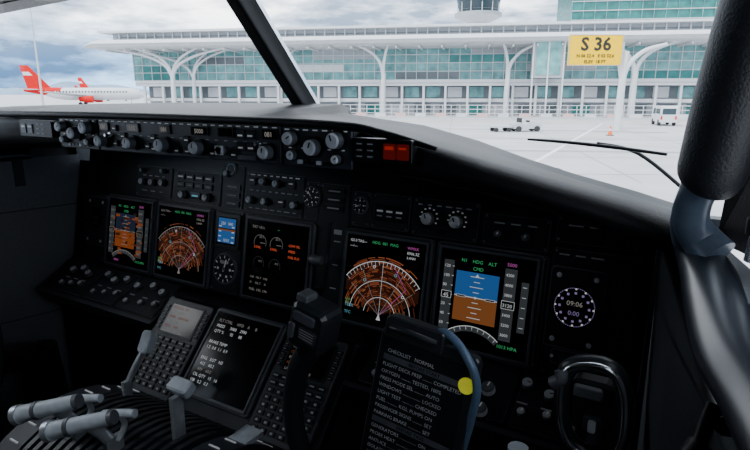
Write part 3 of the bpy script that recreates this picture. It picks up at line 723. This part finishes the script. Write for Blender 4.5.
for k in range(53): b.box(100+k*3,100.18+k*3,-.3,0,8,34,X['teal'])
for k in range(12): b.box(100,260,-.35,0,12+k*2.4,12.2+k*2.4,X['white'])
b.obj('glass_office_building')
def place(b,r,d,z=0): b.M=Matrix.Translation(Eo(r,d,z))@Matrix.Rotation(h,4,'Z')
b=MB(); d=330; r=(475-375)/575*d; place(b,r,d,G)
b.cyl(0,0,0,45,5,4.6,X['white'],20); b.cyl(0,0,42,45,6,13,X['white'],28); b.cyl(0,0,45,47,13,13,X['grey'],28); b.cyl(0,0,47,55,10.5,12.5,X['tint'],20)
for k in range(12):
    a=2*math.pi*k/12; b.cyl(11.5*math.cos(a),11.5*math.sin(a),47,55,.25,.25,X['white'],6)
b.cyl(0,0,55,57,13,12,X['white'],28); b.cyl(0,0,57,60,5,4,X['grey'],16)
b.ring(0,0,48.2,13.4,13.7,X['steel'])
b.obj('control_tower')
d=62; r=(624-375)/578*d; b=MB(); place(b,r,d,G)
b.tube([(0,.5,0),(0,.5,4),(.15,.5,8.3)],[.42,.38,.32],X['white'],12,up=(0,1,0))
b.tube([(0,.5,5.2),(.6,.5,7.0),(2.2,.5,8.4),(4.4,.5,9.0)],[.28,.26,.22,.18],X['white'],10,up=(0,1,0))
b.tube([(0,.5,5.2),(-.4,.5,7.2),(-.3,.5,9.2)],[.28,.26,.22],X['white'],10,up=(0,1,0))
top=1.25+(93-36)/591*d-G; bot=1.25+(93-66)/591*d-G; w=53/578*d
x1=(619-624)/578*d; x0=x1-w
b.box(x0,x1,-.15,.1,bot,top,X['yel'])
b.M=b.M@Matrix.Translation((0,-.16,0))@UPM
b.frame((x0+x1)/2,(bot+top)/2,w,top-bot,.07,0,.02,X['grey'])
b.text('S 36',(x0+x1)/2,bot+.50*(top-bot),1.85,.02,X['blk'],'CENTER',bold=.05)
b.text('N 06 22.4   E 02 52.6',(x0+x1)/2,bot+.27*(top-bot),.46,.02,X['blk'],'CENTER',bold=.012)
b.text('ELEV  18 FT',(x0+x1)/2,bot+.08*(top-bot),.46,.02,X['blk'],'CENTER',bold=.012)
b.obj('gate_sign')
def pole(name,px,d,toppx):
    b=MB(); place(b,(px-375)/578*d,d,G); H=1.25-G+(93-toppx)/591*d
    b.cyl(0,0,0,H,.22,.10,X['steel'],10); b.box(-1.2,1.2,-.1,.1,H-.15,H,X['steel'])
    for k in(-1,-.4,.4,1): b.box(k-.22,k+.22,-.5,.15,H-.4,H-.12,X['white'])
    b.obj(name)
pole('apron_light_pole',40,110,2)
def airliner(name,px,d,Ls,yaw):
    b=MB(); place(b,(px-375)/578*d,d,G); b.M=b.M@Matrix.Rotation(yaw,4,'Z')
    s=Ls/37.
    b.tube([(-18*s,0,5*s),(-12*s,0,4.5*s),(-6*s,0,3.8*s),(10*s,0,3.8*s),(15*s,0,3.7*s),(17.5*s,0,3.4*s),(18.5*s,0,3.1*s)],[.4*s,1.2*s,1.95*s,1.95*s,1.8*s,1.0*s,.2*s],X['white'],16)
    b.tube([(-18.1*s,0,5.05*s),(-12*s,0,4.6*s),(-7*s,0,3.95*s)],[.5*s,1.3*s,1.9*s],X['red'],16)
    XZ=Matrix(((1,0,0,0),(0,0,1,0),(0,1,0,0),(0,0,0,1)))
    b.prism([(-12*s,5.6*s),(-10*s,5.6*s),(-16.2*s,12.6*s),(-18.6*s,12.6*s),(-17*s,5.6*s)],-.2*s,.2*s,X['red'],M=XZ)
    b.prism([(-17.7*s,9.5*s),(-15.0*s,9.5*s),(-16.0*s,10.6*s),(-18.0*s,10.6*s)],-.22*s,.22*s,X['white'],M=XZ)
    BF=[(0,1,2,3),(4,5,6,7),(0,1,5,4),(1,2,6,5),(2,3,7,6),(3,0,4,7)]
    for sg in(-1,1):
        b.add([(3*s,sg*1.6*s,3.0*s),(-3*s,sg*1.6*s,3.0*s),(-8*s,sg*16*s,4.4*s),(-6.2*s,sg*16*s,4.5*s)]+[(3*s,sg*1.6*s,3.4*s),(-3*s,sg*1.6*s,3.3*s),(-8*s,sg*16*s,4.5*s),(-6.2*s,sg*16*s,4.6*s)],BF,X['steel'])
        b.add([(-13*s,sg*.8*s,5*s),(-16.5*s,sg*.8*s,5*s),(-18.3*s,sg*6*s,5.4*s),(-17*s,sg*6*s,5.4*s),(-13*s,sg*.8*s,5.2*s),(-16.5*s,sg*.8*s,5.2*s),(-18.3*s,sg*6*s,5.5*s),(-17*s,sg*6*s,5.5*s)],BF,X['white'])
        b.add([(-7.8*s,sg*16*s,4.4*s),(-6.2*s,sg*16*s,4.4*s),(-7.6*s,sg*16.3*s,6.6*s),(-8.2*s,sg*16.3*s,6.6*s)],[(0,1,2,3)],X['red'])
        b.tube([(-.5*s,sg*5*s,2.2*s),(2*s,sg*5*s,2.1*s),(3.6*s,sg*5*s,2.1*s)],[.6*s,1.1*s,1.05*s],X['red'],12)
        b.cyl(0,0,-.25*s,.25*s,.6*s,.6*s,X['tyre'],14,M=Matrix.Translation((-1*s,sg*2.6*s,.6*s))@Matrix.Rotation(math.pi/2,4,'X')); b.box(-1.1*s,-.9*s,sg*2.6*s-.1*s,sg*2.6*s+.1*s,.5*s,3*s,X['steel'])
    b.cyl(0,0,-.2*s,.2*s,.4*s,.4*s,X['tyre'],12,M=Matrix.Translation((14*s,0,.4*s))@Matrix.Rotation(math.pi/2,4,'X')); b.box(13.9*s,14.1*s,-.1*s,.1*s,.3*s,2.4*s,X['steel'])
    for k in range(24): b.box((-9+k*.95)*s,(-8.6+k*.95)*s,-1.97*s,-1.9*s,4.2*s,4.7*s,X['tint'])
    b.box(16.2*s,17.2*s,-.9*s,.9*s,4.1*s,4.5*s,X['tint'])
    b.obj(name)
airliner('airliner',84,182,36,math.radians(10)); airliner('airliner.001',104,290,34,math.radians(-20))
def wheel(b,x,y,r=.4): b.cyl(0,0,-.14,.14,r,r,X['tyre'],14,M=Matrix.Translation((x,y,r))@Matrix.Rotation(math.pi/2,4,'X'))
def van(name,px,d,yaw,mt):
    b=MB(); place(b,(px-375)/578*d,d,G); b.M=b.M@Matrix.Rotation(yaw,4,'Z')
    XZ=Matrix(((1,0,0,0),(0,0,1,0),(0,1,0,0),(0,0,0,1)))
    b.prism([(-2.6,.45),(2.6,.45),(2.6,1.2),(1.9,1.4),(1.3,2.3),(-2.5,2.4),(-2.6,2.2)],-.95,.95,mt,M=XZ)
    b.prism([(1.75,1.4),(1.35,2.1),(.3,2.1),(.3,1.4)],-.97,.97,X['tint'],M=XZ); b.box(-2.3,0,-.97,.97,1.45,2.05,X['tint']); b.box(-2.63,-2.5,-.75,.75,1.4,2.1,X['tint'])
    b.box(-2.64,-2.5,-.9,-.7,.8,1.2,X['red']); b.box(-2.64,-2.5,.7,.9,.8,1.2,X['red'])
    for x in(-1.7,1.7):
        for y in(-.85,.85): wheel(b,x,y,.38)
    b.obj(name)
van('service_van',668,72,math.radians(75),X['white'])
def tug(name,px,d,yaw):
    b=MB(); place(b,(px-375)/578*d,d,G); b.M=b.M@Matrix.Rotation(yaw,4,'Z')
    XZ=Matrix(((1,0,0,0),(0,0,1,0),(0,1,0,0),(0,0,0,1)))
    b.prism([(-1.5,.3),(1.5,.3),(1.5,.8),(.6,.95),(.2,.95),(-.3,.7),(-.8,.95),(-1.5,.9)],-.7,.7,X['steel'],M=XZ)
    b.box(-.75,-.65,-.6,.6,.9,1.4,X['blk']); b.box(.2,.3,-.4,.4,.9,1.15,X['blk'])
    for x in(-1,1):
        for y in(-.7,.7): wheel(b,x,y,.3)
    b.box(-3.8,-1.6,-.7,.7,.45,.6,X['steel'])
    for x in(-3.4,-2.0):
        for y in(-.6,.6): wheel(b,x,y,.22)
    b.obj(name)
tug('baggage_tug',528,60,math.radians(8))
def cone(name,px,d):
    b=MB(); place(b,(px-375)/578*d,d,G); b.box(-.3,.3,-.3,.3,0,.06,X['blk']); b.cyl(0,0,.06,.45,.22,.14,X['oran'],16); b.cyl(0,0,.45,.65,.14,.10,X['white'],16); b.cyl(0,0,.65,.95,.10,.03,X['oran'],16); b.obj(name)
cone('traffic_cone',615,54)
b=MB(TM@Matrix.Translation((0,-8,0)))
for k in range(76): b.box(2+k*1.5,2.1+k*1.5,-.05,.05,g0,g0+1.9,X['white'])
for z in(.5,1.2,1.9): b.box(2,114,-.04,.04,g0+z-.05,g0+z+.05,X['white'])
for k in range(30): b.box(9+k*3.5,10.8+k*3.5,-2.3,-2.0,g0,g0+.6,X['pink' if k%2 else 'white'])
b.obj('apron_barrier_fence')

# ------------------------------------------------------------------ world, sun, camera
w=bpy.data.worlds.new('overcast_sky'); scene.world=w; w.use_nodes=True; nt=w.node_tree; nt.nodes.clear()
o=nt.nodes.new('ShaderNodeOutputWorld'); bg=nt.nodes.new('ShaderNodeBackground'); tc=nt.nodes.new('ShaderNodeTexCoord')
mp=nt.nodes.new('ShaderNodeMapping'); mp.inputs['Scale'].default_value=(2.6,2.6,10.)
n1=nt.nodes.new('ShaderNodeTexNoise'); n1.inputs['Scale'].default_value=2.0; n1.inputs['Detail'].default_value=9; n1.inputs['Roughness'].default_value=.60
r1=nt.nodes.new('ShaderNodeValToRGB'); e=r1.color_ramp.elements
e[0].position=.38; e[0].color=(.13,.17,.23,1); e[1].position=.63; e[1].color=(1,1,1,1); x=e.new(.50); x.color=(.40,.45,.52,1)
sp=nt.nodes.new('ShaderNodeSeparateXYZ'); r2=nt.nodes.new('ShaderNodeValToRGB'); q=r2.color_ramp.elements
q[0].position=.0; q[0].color=(.12,.30,.52,1); q[1].position=.13; q[1].color=(1,1,1,1); x=q.new(.05); x.color=(.28,.50,.74,1)
mul=nt.nodes.new('ShaderNodeMixRGB'); mul.blend_type='MULTIPLY'; mul.inputs['Fac'].default_value=.9
nt.links.new(tc.outputs['Generated'],mp.inputs['Vector']); nt.links.new(mp.outputs[0],n1.inputs['Vector']); nt.links.new(n1.outputs['Fac'],r1.inputs['Fac'])
nt.links.new(tc.outputs['Generated'],sp.inputs[0]); nt.links.new(sp.outputs['Z'],r2.inputs['Fac'])
nt.links.new(r1.outputs['Color'],mul.inputs[1]); nt.links.new(r2.outputs['Color'],mul.inputs[2]); nt.links.new(mul.outputs[0],bg.inputs['Color'])
bg.inputs['Strength'].default_value=6.2; nt.links.new(bg.outputs[0],o.inputs['Surface'])
sl=bpy.data.lights.new('sun','SUN'); sl.energy=3.0; sl.angle=math.radians(12); so=bpy.data.objects.new('sun',sl); coll.objects.link(so)
so.rotation_euler=Vector((.25,.75,-.9)).to_track_quat('-Z','Y').to_euler()
cam=bpy.data.cameras.new('camera'); cam.sensor_width=36; cam.lens=560/750*36; cam.clip_start=.02; cam.clip_end=3000
co=bpy.data.objects.new('camera',cam); coll.objects.link(co); co.location=C
co.rotation_euler=(math.radians(90)-math.atan(132/560),0,h)
scene.camera=co
